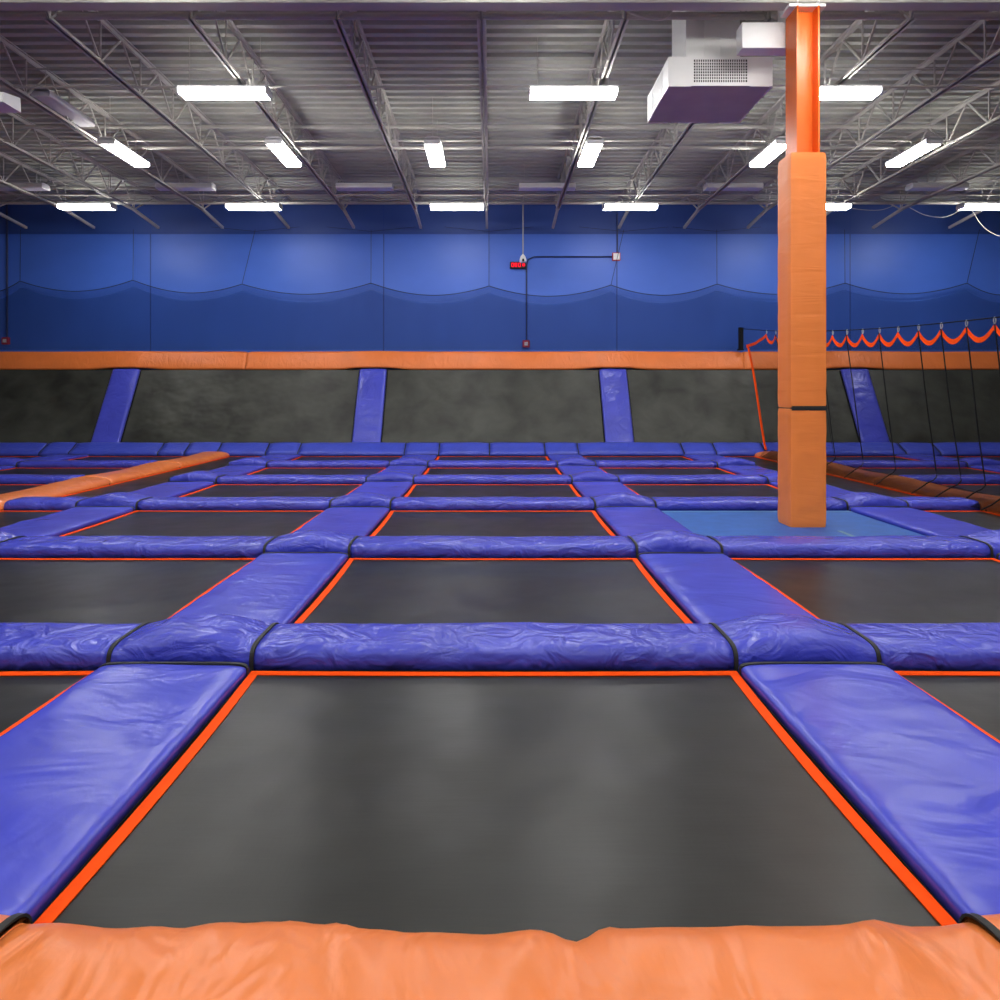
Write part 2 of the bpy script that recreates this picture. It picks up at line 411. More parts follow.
for i in range(len(STRIPS)-1):
    xa, xb = lane_bounds(i)
    for k in range(0, 6):
        ya = ROWS[k]+GAP; yb = ROWS[k+1]
        if k == 0: ya = ROWS[0]+0.64
        if i in (2, 6) and k >= 4: continue
        nm = ORD[k]+' row of trampolines'
        lab = f"black orange-edged trampoline in the {LANES[i]}, {ORD[k]} row from viewer"
        if i in (2, 6) and k == 3:
            yb = ROWS[6]; lab = f"long black trampoline reaching the back pad, {LANES[i]}"
        if not seen(xa, xb, yb): continue
        if i == 5 and k == 2:
            rt = empty('floor_mat', ((xa+xb)/2, (ya+yb)/2, FZ), 'flat blue floor mat round the foot of the orange column', 'floor mat')
            hx, hy = (xb-xa)/2, (yb-ya)/2
            MB().box(-hx, hx, -hy, hy, 0, 0.045).obj('mat_panel', M['carpet'], rt)
            MB().box(-hx, hx, hy-.12, hy-.085, 0.045, 0.048).obj('seam_tape', M['seam'], rt)
            MB().box(0.42, 0.47, -hy, -hy+.75, 0.045, 0.048).obj('seam_tape', M['seam'], rt)
            continue
        trampoline(xa, xb, ya, yb, lab, 2 if k < 2 else 1)

# ------------------------------------------------------------------ back pad row, slanted wall trampolines, orange top band
BYn, BYf = 16.85, 17.25
cuts = [-16.2, -13.06, -10.9, -10.06, -7.0, -6.3, -5.0, -4.32, -1.9, -1.27, 0.0]
def back_x(px): return wx(px, 17.1)
cuts = [-15.8, -13.1, back_x(46), back_x(75), back_x(163), back_x(189), back_x(221), back_x(269), back_x(301), back_x(406), back_x(440), back_x(490),
        back_x(545), back_x(578), back_x(682), back_x(714), back_x(763), back_x(790), back_x(901), back_x(935), 13.1, 15.8]
for i in range(len(cuts)-1):
    a, b = cuts[i], cuts[i+1]; L = b-a; cx = (a+b)/2
    n_ = 'th' if i not in (0, 1, 2) else ('st', 'nd', 'rd')[i]
    rt = empty('back_pad', (cx, BYn, FZ), f"blue pad section at the foot of the slanted wall, {i+1}{n_} from the left end", 'floor pad', 'pad sections along the foot of the slanted wall')
    rings = []; na = max(6, int(L*10))
    for s in range(na+1):
        x = -L/2+L*s/na
        ring = []
        for (yy, zz) in [(0.03, 0.035), (0.0, 0.07), (0.015, 0.12), (0.07, 0.155), (0.16, 0.20), (0.26, 0.26), (0.34, 0.315), (0.385, 0.33), (0.40, 0.30), (0.40, 0.035)]:
            q = noise.noise(Vector(((x+cx)*2.5, yy*5, i*3.3)))*0.012 if zz > 0.05 and yy < .39 else 0
            puff = 0.02*(1-(2*x/L)**6) if 0.1 < zz and yy < .39 else 0
            ring.append((x, yy, zz+q+puff))
        rings.append(ring)
    MB().loft(rings).obj('cover', M['blue_deep'], rt, smooth=True)
    MB().box(-L/2, L/2, 0.01, 0.39, 0, 0.04).obj('skirt', M['black'], rt)
    MB().strip([(L/2-.026, y_, z_) for y_, z_ in ((-.004, .06), (0.01, .125), (.07, .163), (.16, .21), (.26, .27), (.34, .325))],
               [(L/2-.001, y_, z_) for y_, z_ in ((-.004, .06), (0.01, .125), (.07, .163), (.16, .21), (.26, .27), (.34, .325))], (0, 0, .008)).obj('seam_strap', M['strap'], rt)

# slanted plane: bottom (17.34, z0) -> top (18.3, 2.2)
SB = Vector((0, 17.27, FZ)); ST = Vector((0, 18.46, 2.12))
sd = (ST-SB); sn = Vector((0, -sd.z, sd.y)).normalized()
def sp(x, t, off=0.0):
    q = SB + sd*t + sn*off; return (x, q.y, q.z)
WS = [-15.95, -9.60, -3.12, 3.17, 9.52, 15.95]
names = ['far left', 'left', 'centre left', 'centre right', 'right', 'far right']
WL = [None]*6
for i in range(5):
    a, b = WS[i]+.30, WS[i+1]-.30
    w_ = ['outermost left, partly cut off', 'left, behind the left orange strip', 'centre, straight ahead', 'right of centre, ending behind the orange column', 'right, seen through the netting'][i]
    rt = empty('wall_trampoline', ((a+b)/2, 17.27, FZ), f"black slanted wall trampoline, {w_}", 'trampoline', 'slanted trampolines on the back wall')
    o = Vector(rt.location); mb = MB(); rows = []; n = 20
    for r in range(n+1):
        t = r/n; row = []
        for c in range(n*2+1):
            u = c/(n*2); sag = -0.02*math.sin(math.pi*u)*math.sin(math.pi*t)
            row.append(tuple(Vector(sp(a+(b-a)*u, t, 0.02+sag))-o))
        rows.append(row)
    back = [[tuple(Vector(sp(a+(b-a)*u, t, -0.04))-o) for u in (0, 1)] for t in (0, 1)]
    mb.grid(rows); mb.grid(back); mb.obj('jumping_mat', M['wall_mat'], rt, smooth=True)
    mb = MB()
    for (u0, u1) in ((a-.06, a+.02), (b-.02, b+.06)):
        mb.strip([tuple(Vector(sp(u0, t, 0.0))-o) for t in (0, 1)], [tuple(Vector(sp(u1, t, 0.0))-o) for t in (0, 1)], tuple(sn*.03))
    mb.obj('edging', M['black'], rt)
for i, x in enumerate(WS):
    if abs(x) > 14: nb_ = 'outermost ' + ('left' if x < 0 else 'right')
    nb_ = ['outermost on the left', 'left of the second slanted trampoline', 'left edge of the centre slanted trampoline',
           'right edge of the centre slanted trampoline', 'seen through the netting right of the column', 'outermost on the right'][i]
    rt = empty('wall_strip_pad', (x, 17.27, FZ), f"blue pad strip up the slanted wall, {nb_}", 'wall pad', 'blue pad strips up the slanted wall')
    o = Vector(rt.location); hw = .36
    rings = []
    for r in range(31):
        t = 0.06+0.93*r/30; ring = []
        for j in range(13):
            th = math.pi*(1-j/12); b_, h_ = prof_pt(th, 2*hw, 0.10, 4.5)
            q = noise.noise(Vector((x+b_*2.5, t*14, 3.3+i)))*0.018*math.sin(th)
            ring.append(tuple(Vector(sp(x+b_, t, 0.025+h_+q))-o))
        rings.append(ring)
    MB().loft(rings).obj('cover', M['blue_wall'], rt, smooth=True)
    mb = MB(); mb.loft([[tuple(Vector(sp(x+s*(hw+.02), t, e))-o) for s, e in ((-1, 0.0), (1, 0.0), (1, 0.05), (-1, 0.05))] for t in (0.03, 0.985)])
    mb.obj('skirt', M['black'], rt)
bc = [(-16.9, wx(245, 18.5)), (wx(245, 18.5), wx(745, 18.5)), (wx(745, 18.5), 16.9)]
for i, (a, b) in enumerate(bc):
    w_ = ['left end section', 'middle section', 'right end section behind the netting'][i]
    rt = empty('top_band_pad', ((a+b)/2, 18.5, 2.14), f"orange pad along the top of the slanted wall, {w_}", 'wall pad', 'orange pad along the top of the slanted wall')
    o = Vector(rt.location); rings = []; na = int((b-a)*12)
    for s in range(na+1):
        x = a+(b-a)*s/na
        d = min(abs(x-w) for w in WS)                       # the band sits out over the blue strips
        lift = 0.05*math.exp(-(d/0.6)**4); low = -0.0 + 0.05*math.exp(-(d/0.75)**4)
        e = 1-0.06*math.exp(-min(x-a, b-x)/.05)
        ring = []
        for (yy, zz) in [(0.0, -0.01), (-0.04, 0.0), (-0.03, 0.06), (0.04, 0.22), (0.13, 0.42), (0.16, 0.465), (0.21, 0.485), (0.34, 0.49), (0.36, -0.01)]:
            q = 0.014*noise.noise(Vector((x*5-zz*4, zz*1.5, 7))) if yy < .15 else 0
            qq = 0.006*noise.noise(Vector((x*.8, 3, 7)))
            zz2 = 2.15+low*(1-zz/.49)+zz*e+qq + (0.012*math.exp(-(d/1.2)**2) if zz > .3 else 0)
            ring.append(tuple(Vector((x, 18.515-lift+yy+q if yy < .33 else 18.90, zz2))-o))
        rings.append(ring)
    MB().loft(rings).obj('cover', M['orange_band'], rt, smooth=True)
    MB().box(a-o.x, b-o.x, 18.53-o.y, 18.90-o.y, 2.125-o.z, 2.15-o.z).obj('skirt', M['black'], rt)

# ------------------------------------------------------------------ netting in front of the back wall
NYW = 18.83
peaks = [-14.5] + [wx(p_, NYW) for p_ in (20, 133, 242, 371, 489, 611, 717, 845, 967)] + [14.6]
pz = [4.42] + [wz(p_, NYW) for p_ in (281, 280, 284, 283, 286, 285, 284, 283, 283)] + [4.42]
rt = empty('wall_net', (0, NYW, 2.69), 'dark blue scalloped net hanging across the blue back wall above the orange band', 'net')
def scallop(x, drop, off):
    for i in range(len(peaks)-1):
        if peaks[i] <= x <= peaks[i+1]:
            u = (x-peaks[i])/(peaks[i+1]-peaks[i]); z = pz[i]+(pz[i+1]-pz[i])*u
            return z - off - drop*(1-(abs(2*u-1))**1.9)
    return pz[0]
for nm, yo, drop, off, mt in (('front_net', 0.0, 0.29, 0.0, 'wallnet'), ('back_net', 0.05, 0.32, 0.17, 'wallnet2')):
    xs = [-14.4+28.8*i/360 for i in range(361)]
    top = [(x, yo, scallop(x, drop, off)-2.69) for x in xs]; bot = [(x, yo, 0.0) for x in xs]
    MB().grid([bot, [(x, yo, (t[2])*.5) for x, t in zip(xs, top)], top]).obj(nm, M[mt], rt)
    if off == 0: MB().tube([t for t in top], 0.011, 5).obj('top_rope', M['rope'], rt)
for i in range(1, len(peaks)-1):
    xx = peaks[i]; xt = xx + (0.0 if i % 3 else 0.35)
    MB().tube([(xx, 0, pz[i]-2.69), (xt, 0.02, 5.93-2.69)], 0.007, 5).obj('hanging_cord', M['rope'], rt)
    for s in (-1, 1):
        if i in (3, 4, 5, 6, 7): MB().tube([(xt, 0.02, 5.88-2.69), (xt+s*1.2, 0.02, 6.0-2.69)], 0.005, 5).obj('hanging_cord', M['rope'], rt)

# ------------------------------------------------------------------ things on the back wall
def alarm(px, py, label):
    x, z = wx(px, WY), wz(py, WY)
    rt = empty('fire_alarm', (x, WY-.02, z), label, 'alarm', 'alarm devices on the back wall')
    mb = MB(); mb.bevbox(-.10, .10, -.07, .02, -.10, .10, .02); mb.obj('housing', M['red'], rt)
    MB().box(-.045, .045, -.085, -.06, -.045, .045).obj('strobe', M['white'], rt)
alarm(7, 341, 'red fire alarm low on the blue wall at the left edge')
alarm(526, 344, 'red fire alarm on the blue wall just above the middle orange band')
x, z = wx(616, WY), wz(257, WY)
rt = empty('alarm_strobe', (x, WY-.02, z), 'small white and red alarm strobe high on the blue wall, right of the red clock', 'alarm', 'alarm devices on the back wall')
MB().bevbox(-.11, .11, -.05, .02, -.11, .11, .015).obj('housing', M['red'], rt)
MB().box(-.085, .085, -.065, -.04, -.085, .085).obj('strobe', M['white'], rt)
def conduit(pts, r, label, mat='conduit'):
    P = [Vector((wx(a, WY), WY-.04, wz(b, WY))) for a, b in pts]
    tag(MB().tube(P, r, 6).obj('conduit', M[mat], origin=P[-1]), label, 'conduit', 'conduits on the back wall')
conduit([(8, 200), (8, 337)], .03, 'dark conduit running down the blue wall to the red alarm at the left edge')
conduit([(617, 214), (617, 253)], .02, 'dark conduit dropping to the small white and red strobe')
conduit([(612, 257), (534, 257), (528, 260), (526.5, 266), (526.5, 340)], .02, 'dark bent conduit running from the strobe down to the middle red alarm')
# red LED clock
cw = 0.44; ch = 0.18
x, z = wx(518, WY), wz(265.7, WY)
rt = empty('digital_clock', (x, WY-.02, z), 'black digital clock with red glowing digits on the blue wall', 'clock')
MB().bevbox(-cw/2, cw/2, -.08, .02, -ch/2, ch/2, .012).obj('housing', M['strap'], rt)
SEG = {'0': 'abcdef', '1': 'bc', '7': 'abc', '8': 'abcdefg', '5': 'afgcd'}
def digit(ch_, cx, cz, w, h):
    t = .010; mb = MB(); y0, y1 = -.086, -.078
    for s in SEG[ch_]:
        r = {'a': (-w, w, h-t, h+t), 'd': (-w, w, -h-t, -h+t), 'g': (-w, w, -t, t), 'b': (w-t, w+t, 0, h), 'c': (w-t, w+t, -h, 0), 'f': (-w-t, -w+t, 0, h), 'e': (-w-t, -w+t, -h, 0)}[s]
        mb.box(cx+r[0], cx+r[1], y0, y1, cz+r[2], cz+r[3])
    mb.obj('digit', M['led'], rt)
for ch_, cx, w, h in (('0', -.145, .026, .048), ('8', -.06, .026, .048), ('0', .035, .026, .048), ('8', .15, .026, .03)): digit(ch_, cx, 0.005, w, h)
# drop pole with a small dome camera
y = 18.3; x = wx(523, y); zt = DZ; zb = wz(262, y)
rt = empty('ceiling_camera', (x, y, zt), 'small white camera on a thin drop pole above the red clock', 'camera')
MB().tube([(0, 0, 0), (0, 0, zb-zt+.15)], .016, 8).obj('pole', M['steel'], rt)
MB().loft([[(r*math.cos(2*math.pi*k/12), r*math.sin(2*math.pi*k/12), zb-zt+h) for k in range(12)] for r, h in ((.02, .2), (.06, .15), (.085, .08), (.09, .0), (.07, -.01))]).obj('housing', M['white'], rt, smooth=True)
MB().box(-.025, .025, -.093, -.06, zb-zt, zb-zt+.07).obj('camera_lens', M['black'], rt)

# ------------------------------------------------------------------ roof steel
BY = 8.03; BZ = CH+4.445
rt = empty('roof_beam', (0, BY, BZ), 'grey steel roof beam spanning the hall on top of the orange column', 'beam')
MB().box(X0+.02, X1-.02, -.085, .085, 0, .018).obj('lower_flange', M['steel'], rt)
MB().box(X0+.02, X1-.02, -.006, .006, .018, .60).obj('web', M['steel'], rt)
MB().box(X0+.02, X1-.02, -.085, .085, .60, .62).obj('upper_flange', M['steel'], rt)
JR = [-2.75, -2.35, -1.97, -1.59, -1.20, -.815, -.42, -.03, .36, .75, 1.135, 1.51, 1.87, 2.25, 2.70]
JL = ['leftmost', '2nd', '3rd', '4th', '5th', '6th', '7th', '8th', '9th', '10th', '11th', '12th', '13th', '14th', '15th']
def bar(mb, a, b, w=.014, h=.014):
    a = Vector(a); b = Vector(b); d = (b-a).normalized(); s = Vector((1, 0, 0)); u = d.cross(s).normalized()
    mb.loft([[tuple(p+s*(i*w)+u*(j*h)) for i, j in ((-1, -1), (1, -1), (1, 1), (-1, 1))] for p in (a, b)])
for i, r in enumerate(JR):
    X = r*4.5; zc = CH+TC; zt = DZ-.005
    rt = empty('roof_joist', (X, BY, zc), f"grey open-web steel roof joist running to the back wall, {JL[i]}{'' if i == 0 else ' from the left'}", 'roof joist', 'open-web roof joists')
    o = rt.location; ye = 17.3
    def J(y, z): return (y-o.y, z-o.z)
    mb = MB()
    for s in (-1, 1):
        mb.box(s*.011 if s > 0 else -.05, .05 if s > 0 else -.011, 8.5-o.y, ye-o.y, 0, .012)
        mb.box(.011 if s > 0 else -.019, .019 if s > 0 else -.011, 8.5-o.y, ye-o.y, 0, .06)
    mb.obj('bottom_chord', M['steel'], rt)
    mb = MB()
    for s in (-1, 1):
        mb.box(.011 if s > 0 else -.055, .055 if s > 0 else -.011, 8.12-o.y, 18.95-o.y, zt-o.z-.012, zt-o.z)
        mb.box(.011 if s > 0 else -.019, .019 if s > 0 else -.011, 8.12-o.y, 18.95-o.y, zt-o.z-.065, zt-o.z)
    mb.obj('top_chord', M['steel'], rt)
    yb = [8.55+1.1*k for k in range(9)]; yt = [8.12]+[8.55+.55+1.1*k for k in range(8)]+[18.4]
    dz = zt-o.z-.03
    for k, yy in enumerate(yb):
        mb = MB()
        bar(mb, (0, yy-o.y, .03), (0, yt[k]-o.y, dz), .013, .013)
        bar(mb, (0, yy-o.y, .03), (0, yt[k+1]-o.y, dz), .013, .013)
        mb.obj('diagonal_web', M['steel'], rt)
        mb = MB(); bar(mb, (0, yy-o.y, .03), (0, yy-o.y, dz), .010, .010); mb.obj('vertical_web', M['steel'], rt)
    mb = MB(); bar(mb, (0, ye-o.y-.02, .02), (0, 18.6-o.y, -0.13), .03, .03); mb.obj('end_brace', M['steel'], rt)
def pipe(name, py, T, r, label, cat):
    Y = T*F/(VY-py)
    tag(MB().tube([(X0+.05, 0, 0), (X1-.05, 0, 0)], r, 8).obj(name, M['steel'], loc=(0, Y, CH+T)), label, cat, 'rods and pipes across the joists')
pipe('sprinkler_pipe', 16, 4.70, .045, 'thick grey pipe across the joists just behind the roof beam', 'pipe')
pipe('bridging_rod', 69, 5.0, .014, 'thin pale rod across the joists above the front row of lights', 'rod')
pipe('bridging_rod', 87, TC+.02, .02, 'grey rod across the joists level with the front row of lights', 'rod')
pipe('sprinkler_pipe', 127, 5.0, .035, 'grey pipe high across the joists between front and middle lights', 'pipe')
pipe('bridging_rod', 141, TC+.03, .013, 'thin rod across the joists just in front of the middle pipe', 'rod')
pipe('sprinkler_pipe', 148, 4.64, .028, 'grey pipe across the joists level with the middle row of lights', 'pipe')
pipe('bridging_rod', 180, 5.0, .015, 'thin rod high across the joists above the unlit fixtures', 'rod')
pipe('sprinkler_pipe', 188, 4.9, .03, 'grey pipe across the joists just behind the unlit fixtures', 'pipe')
pipe('bridging_rod', 195, TC+.03, .018, 'grey rod across the joists below the unlit fixtures', 'rod')
pipe('sprinkler_pipe', 203, 4.65, .036, 'thick grey pipe across the joists nearest the back wall', 'pipe')

# ------------------------------------------------------------------ light fixtures
def fixture(x, y, z, axis, lit, label, group, length=1.26):
    rt = empty('strip_light', (x, y, z), label, 'ceiling light', group)
    L = length/2
    def P(a, b, h): return (a, b, h) if axis == 'x' else (-b, a, h)
    def ext(profile, a0, a1): return [[P(a, b, h) for b, h in profile] for a in (a0, a1)]
    lens = [(-.135, .075), (-.148, .05), (-.14, .012), (-.12, 0), (.12, 0), (.14, .012), (.148, .05), (.135, .075)]
    MB().loft(ext(lens, -L+.02, L-.02)).obj('lens', M['lens' if lit else 'lensoff'], rt)
    MB().loft(ext([(-.13, .075), (.13, .075), (.125, .11), (.08, .13), (-.08, .13), (-.125, .11)], -L, L)).obj('housing', M['fixture'], rt)
    for s in (-1, 1):
        MB().loft(ext([(-.14, .1), (-.153, .06), (-.144, .01), (-.122, -.003), (.122, -.003), (.144, .01), (.153, .06), (.14, .1)], s*L, s*(L-.02))).obj('end_cap', M['fixture'], rt)
        MB().tube([P(s*L*.8, 0, .12), P(s*L*.8, 0, DZ-z-.002)], .005, 5).obj('hanger', M['steel'], rt)
ZL = CH+TL
YA = 10.2
for px, w in ((225, 'left light of the front row'), (573, 'light left of the white air unit, front row'), (833, 'light partly behind the orange column, front row')):
    fixture(wx(px, YA), YA, ZL, 'x', True, f"lit strip light set crosswise, {w}", 'lit crosswise strip lights', 1.29)
YC = 12.76
for px, w in ((125, 'leftmost of the middle row'), (284, 'second from left in the middle row'), (435, 'left of the centre joist, middle row'), (590, 'right of the centre joist, middle row'),
              (770, 'touching the left edge of the orange column, middle row'), (913, 'right of the orange column, middle row')):
    fixture(wx(px, YC), YC, ZL, 'y', True, f"lit strip light set lengthwise, {w}", 'lit lengthwise strip lights')
YB = 16.4
for px, w in ((87, 'leftmost of the back row'), (254, 'second from left in the back row'), (457, 'left of the drop pole, back row'), (630, 'right of the drop pole, back row'),
              (822, 'half hidden behind the orange column, back row'), (987, 'at the right edge of the back row')):
    fixture(wx(px, YB), YB, ZL, 'x', True, f"lit strip light set crosswise, {w}", 'lit crosswise strip lights', 1.26)
YU = 15.75
for i, px in enumerate((18, 186, 365, 547, 733, 937)):
    fixture(wx(px, YU), YU, CH+4.6, 'x', False, f"unlit white strip fixture near the back wall, {['leftmost', 'second from left', 'third from left', 'above the drop pole', 'just left of the orange column', 'right of the orange column'][i]}", 'unlit strip fixtures')
fixture(-7.08, 11.6, CH+4.67, 'y', False, 'unlit white strip fixture set lengthwise beside a joist at upper left', 'unlit strip fixtures')
for y in (6.9, 3.6, 0.3, -3.0):  # unseen rows added to light the near pads, column and air unit
    for x in (-7.4, -3.7, 0.0, 3.7, 7.4):
        fixture(x, y, ZL, 'x', True, 'unseen lit strip light overhead, above the top of the view', 'strip lights overhead, outside the view')

# ------------------------------------------------------------------ white air unit, ducts, small ceiling unit, cables
ya, yb = 8.7, 9.87; zb_, zt_ = CH+wz(86, ya)-CH, wz(57, ya); xa, xb = wx(669, ya), wx(772, ya)
rt = empty('air_unit', ((xa+xb)/2, ya, zb_), 'white square air diffuser box hanging from the roof left of the orange column', 'air unit')
hw = (xb-xa)/2; H = zt_-zb_; D = yb-ya
MB().box(-hw+.01, hw-.01, .01, D-.01, .012, H-.005).obj('casing', M['white'], rt)
MB().box(-hw+.004, hw-.004, .004, D-.004, 0, .012).obj('underside', M['under'], rt)
def face(side):
    """corner panels, grille frame and grille on one face; side 0 front, 1 left, 2 right, 3 back"""
    w = hw if side in (0, 3) else D/2
    def P(a, b, h):
        if side == 0: return (a, -b, h)
        if side == 3: return (-a, D+b, h)
        if side == 1: return (-hw-b, D/2-a, h)
        return (hw+b, D/2+a, h)
    def bx(mb, a0, a1, b0, b1, h0, h1):
        vs = [P(a, b, h) for a in (a0, a1) for b in (b0, b1) for h in (h0, h1)]
        mb.add(vs, [(0, 1, 3, 2), (4, 6, 7, 5), (0, 4, 5, 1), (2, 3, 7, 6), (0, 2, 6, 4), (1, 5, 7, 3)])
    g0, g1 = -w*.52, w*.52
    for (a0, a1) in ((-w, g0-.03), (g1+.03, w)):
        mb = MB(); bx(mb, a0, a1, -.012, .008, -.008, H); mb.obj('corner_panel', M['white'], rt)
    mb = MB()
    for a0, a1, h0, h1 in ((g0-.03, g0, 0, H), (g1, g1+.03, 0, H), (g0, g1, 0, .045), (g0, g1, H-.03, H)): bx(mb, a0, a1, -.012, .006, h0, h1)
    mb.obj('grille_frame', M['white'], rt)
    mb = MB(); bx(mb, g0, g1, -.01, -.004, .045, H-.03); mb.obj('grille_back', M['shade'], rt)
    mb = MB(); nb = 24
    for k in range(1, nb): a = g0+(g1-g0)*k/nb; bx(mb, a-.005, a+.005, -.006, .002, .045, H-.03)
    for k in range(1, 8): h = .045+(H-.075)*k/8; bx(mb, g0, g1, -.004, .004, h-.004, h+.004)
    mb.obj('grille', M['white'], rt)
for s in range(4): face(s)
da, db = wx(686, 8.85), wx(740, 8.85)
rt = empty('vertical_duct', ((da+db)/2, 8.85, zt_), 'white square duct rising from the air diffuser box to the roof', 'duct')
w = (db-da)/2
MB().box(-w, w, 0, .69, 0.002, DZ-zt_-.002).obj('duct_casing', M['white'], rt)
for s in (-.1, .1): MB().box(s-.008, s+.008, -.012, 0.0, 0, DZ-zt_-.01).obj('duct_seam', M['white'], rt)
rt = empty('branch_duct', (3.6, 8.25, wz(48, 8.25)), 'short white horizontal duct just left of the orange column top', 'duct')
z0 = rt.location.z
MB().bevbox(wx(742, 8.25)-3.6, .12, 0, .2, 0, wz(22, 8.25)-z0, .01).obj('duct_casing', M['white'], rt)
MB().box(-.16, .1, .03, .18, wz(22, 8.25)-z0-.01, DZ-z0).obj('riser', M['white'], rt)
yy = 9.35
rt = empty('ceiling_speaker', (wx(-12, yy), yy, wz(101.6, yy)), 'small white box-shaped unit hanging below a joist at the left edge', 'ceiling unit')
MB().loft([[(-.22, 0, 0), (.2, 0, 0), (.2, 0, .13), (-.22, 0, .13)], [(-.22, .36, -.005), (.2, .36, -.005), (.19, .36, .2), (-.22, .36, .2)]]).obj('casing', M['white'], rt)
MB().tube([(0, .2, .17), (0, .2, DZ-rt.location.z-.002)], .02, 8).obj('bracket', M['steel'], rt)
def cable(pts, Y, r, label):
    P = [Vector((wx(a, Y), Y, wz(b, Y))) for a, b in pts]; Q = []
    for i in range(len(P)-1):
        p0 = P[max(i-1, 0)]; p1 = P[i]; p2 = P[i+1]; p3 = P[min(i+2, len(P)-1)]
        for k in range(8):
            t = k/8; Q.append(0.5*((2*p1)+(p2-p0)*t+(2*p0-5*p1+4*p2-p3)*t*t+(3*p1-p0-3*p2+p3)*t**3))
    Q.append(P[-1])
    tag(MB().tube(Q, r, 6).obj('hanging_cable', M['steel'], origin=P[0]), label, 'cable', 'loose cables under the roof')
cable([(907, 206), (925, 215), (945, 217), (960, 210), (965, 204)], 17.1, .007, 'grey cable sagging from the pipe, right of the orange column')
cable([(972, 210), (980, 223), (990, 232), (1003, 236), (1020, 230), (1035, 204)], 17.0, .008, 'grey cable looping low at the right edge')
cable([(842, 206), (860, 209.5), (880, 210), (893, 206)], 17.12, .006, 'thin cable along the pipe beside the half-hidden back light')
cable([(630, 12), (645, 17), (660, 19), (668, 15), (672, 9)], 8.4, .02, 'pale cable bundle sagging beside the white duct')

# ------------------------------------------------------------------ orange column
cx = 3.565
CYf = 7.84
rt = empty('column', (cx, CYf+.19, FZ), 'tall orange steel column wrapped in orange padding', 'column')
def Cb(x0, x1, y0, y1, z0, z1, nm, mt, bev=None):
    mb = MB()
    if bev: mb.bevbox(x0-cx, x1-cx, y0-CYf-.19, y1-CYf-.19, z0-FZ, z1-FZ, bev)
    else: mb.box(x0-cx, x1-cx, y0-CYf-.19, y1-CYf-.19, z0-FZ, z1-FZ)
    return mb.obj(nm, M[mt], rt)
xl, xr = 3.44, 3.70
mb = MB(); o = Vector(rt.location)
for b in ((xl, xl+.02, 7.9, 8.2), (xr-.02, xr, 7.9, 8.2), (xl+.02, xr-.02, 8.04, 8.055)):
    mb.box(b[0]-o.x, b[1]-o.x, b[2]-o.y, b[3]-o.y, 0.03, BZ-FZ-.06)
mb.obj('steel_post', M['orange_paint'], rt)
Cb(xl-.08, xr+.08, 7.92, 8.16, BZ-.06, BZ-.025, 'cap_plate', 'white')
mb = MB()
for b in ((xl, xl+.02, 7.9, 8.2), (xr-.02, xr, 7.9, 8.2), (xl+.02, xr-.02, 8.04, 8.055)): mb.box(b[0]-o.x, b[1]-o.x, b[2]-o.y, b[3]-o.y, BZ-FZ-.025, BZ-FZ)
mb.obj('cap_stub', M['white'], rt)
def wrap(z0, z1, nm):
    mb = MB(); rings = []; nz = int((z1-z0)*24); hx = .207; hy = .19
    for i in range(nz+1):
        z = z0+(z1-z0)*i/nz; ring = []; k = 0.006 if i in (0, nz) else 0
        for (ux, uy) in [(-1, -1)]:
            pass
        per = []
        m = 8
        for s in range(4):
            for q in range(m):
                t = -1+2*q/m
                u, v = ((t, -1), (1, t), (-t, 1), (-1, -t))[s]
                per.append((u, v))
        for u, v in per:
            d = 0.004*noise.noise(Vector((u*1.1+3, v*1.1, z*5)))-k
            cr = 0.010 if abs(u) > .99 and abs(v) > .99 else 0
            ring.append((u*(hx+d-cr)+3.55-o.x, v*(hy+d-cr), z-FZ))
        rings.append(ring)
    mb.loft(rings); return mb.obj(nm, M['orange_pad'], rt, smooth=False)
smooth_angle(wrap(0.005, 1.335, 'padding'), 30); smooth_angle(wrap(1.345, 4.21, 'padding'), 30)
Cb(3.555-.192, 3.555+.192, CYf+.003, CYf+.377, 1.315, 1.365, 'strap', 'strap')
Cb(3.555-.2, 3.555+.2, CYf-.006, CYf+.386, 1.33, 1.352, 'strap', 'strap')
Cb(3.555-.17, 3.555+.17, CYf+.02, CYf+.36, .0, .02, 'foot_plate', 'strap')

# ------------------------------------------------------------------ black divider net with orange hem on the right
NX = 6.60
def cab_z(Y): return 2.50+.05*(Y-9.07)+.0054*(Y-9.07)*(Y-13.5)
pl = empty('net_pole', (NX, 18.56, 2.66), 'short black pole standing on the orange band at the end of the net cable', 'pole')
MB().box(-.05, .05, -.05, .05, 0, cab_z(18.56)-2.66+.03).obj('post', M['black'], pl)
MB().box(-.07, .07, -.02, .1, 0.0, .03).obj('foot', M['black'], pl)
HY = [13.55+.545*k for k in range(-16, 7)]; HY = [h for h in HY if 5.0 < h]
ye_ = HY[0]
mb = MB(); YY = [18.50-(18.50-ye_+.4)*i/60 for i in range(61)]
tag(mb.tube([(0, y-13, cab_z(y)-2.5) for y in YY], .009, 6).obj('net_cable', M['black'], loc=(NX, 13, 2.5)), 'thin black cable carrying the hooks of the divider net', 'cable')
rt = empty('divider_net', (NX, 12.0, 0.09), 'black hanging divider net with scalloped orange hem and edge, right side', 'net')
o = Vector(rt.location)
def top_z(Y):
    if Y > HY[-1]:
        u = (Y-HY[-1])/(18.15-HY[-1]); z = cab_z(HY[-1])-.075
        return z+(2.78-z)*u - .05*math.sin(math.pi*u)
    for i in range(len(HY)-1):
        if HY[i] <= Y <= HY[i+1]:
            u = (Y-HY[i])/(HY[i+1]-HY[i])
            return cab_z(Y)-.075-.17*(1-(abs(2*u-1))**2.2)
    return cab_z(Y)-.075
ny = 420; nz = 26; cols = []
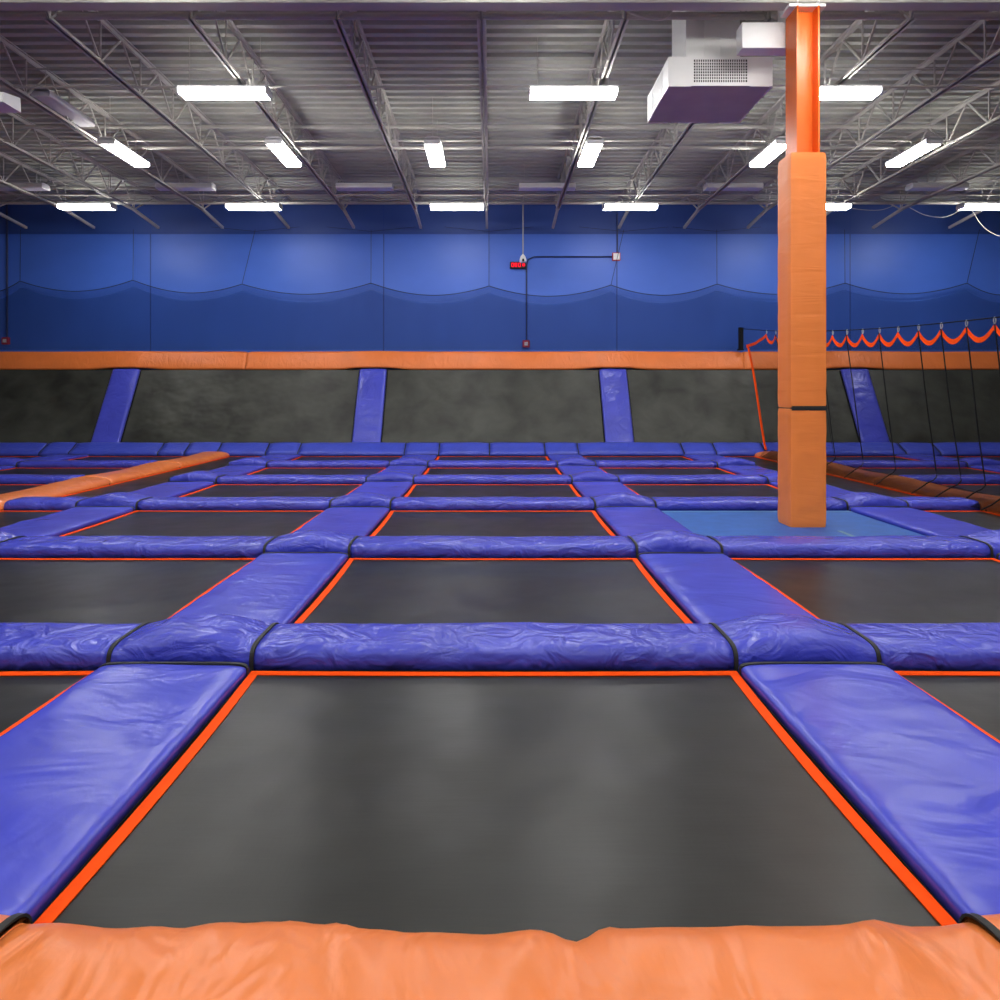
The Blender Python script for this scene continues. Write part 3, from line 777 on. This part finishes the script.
for i in range(ny+1):
    u = i/ny; yt_ = 18.15-(18.15-ye_)*u; zt2 = top_z(yt_); yb_ = 16.88-(16.88-ye_)*u
    col = []
    for j in range(nz+1):
        v = j/nz
        y = yt_+(yb_-yt_)*(v**0.8 if u < .3 else v); fold = .03*math.sin(yt_*11.86+.7)*(0.3+v)+.05*noise.noise(Vector((yt_*1.2, v*1.5, 2)))*v
        q = max(0.0, (v-.84)/.16); e = .8+.5*noise.noise(Vector((yt_*.9, 7, 1)))
        w_ = q*q*(3-2*q)
        pull = -(.34+.10*e)*q**1.5*(1 if u > .06 else u/.06)
        d = min(.353, abs(.05-pull)); path = max(.035, -.01+.145*(1-(d/.354)**3)**(1/3)+.02)
        z = zt2+(.30-zt2)*(v/.84) if v < .84 else .30+(path-.30)*q**.55
        fold *= (1-w_)
        col.append(tuple(Vector((NX+fold+pull, y, max(z, .02)))-o))
    cols.append(col)
MB().grid(cols).obj('netting', M['net'], rt, smooth=True)
MB().strip([c[0] for c in cols], [(c[0][0]-.004, c[0][1], c[0][2]-.075) for c in cols], (-.008, 0, 0)).obj('top_hem', M['webbing'], rt)
MB().strip([(p[0]-.018, p[1], p[2]) for p in cols[0]], [(p[0]+.028, p[1]-.02, p[2]) for p in cols[0]], (0, -.008, 0)).obj('edge_hem', M['webbing'], rt)
MB().grid([[tuple(Vector(c[-j])+Vector((0, 0, .012))) for j in (3, 2, 1)] for c in cols[30:]]).obj('bottom_gather', M['netdense'], rt, smooth=True)
for k, h in enumerate(HY):
    # galvanised ring hook from cable to hem
    zc = cab_z(h); ring = [(NX-o.x, h-o.y+.022*math.sin(t), zc-.035-o.z+.042*math.cos(t)) for t in [2*math.pi*q/10 for q in range(11)]]
    MB().tube(ring, .008, 6).obj('hook', M['chrome'], rt)
    if k % 2 == 0 or h < 11:
        i = min(range(ny+1), key=lambda q: abs(18.15-(18.15-ye_)*q/ny-h))
        MB().tube([(p[0]-.012, p[1], p[2]) for p in cols[i]], .010, 5).obj('fold_cord', M['black'], rt)

# ------------------------------------------------------------------ camera and view
cam = bpy.data.cameras.new('camera'); co = bpy.data.objects.new('camera', cam); COL.objects.link(co)
cam.sensor_width = 36; cam.sensor_fit = 'HORIZONTAL'; cam.lens = 36*F/1000
cam.shift_x = (500-VX)/1000; cam.shift_y = (VY-500)/1000
cam.clip_start = .05; cam.clip_end = 200
co.location = (0, 0, CH); co.rotation_euler = (math.pi/2, 0, 0)
SC.camera = co
w = bpy.data.worlds.new('world'); SC.world = w; w.use_nodes = True
w.node_tree.nodes['Background'].inputs[0].default_value = (.5, .5, .5, 1); w.node_tree.nodes['Background'].inputs[1].default_value = 0.0
try:
    SC.cycles.max_bounces = 10; SC.cycles.diffuse_bounces = 5; SC.cycles.glossy_bounces = 3; SC.cycles.transparent_max_bounces = 16
    SC.cycles.sample_clamp_indirect = 4.0
    SC.cycles.use_denoising = True
except Exception: pass
vs = SC.view_settings
vs.view_transform = 'Standard'; vs.look = 'None'; vs.gamma = 1; vs.use_curve_mapping = False; vs.exposure = 0.0
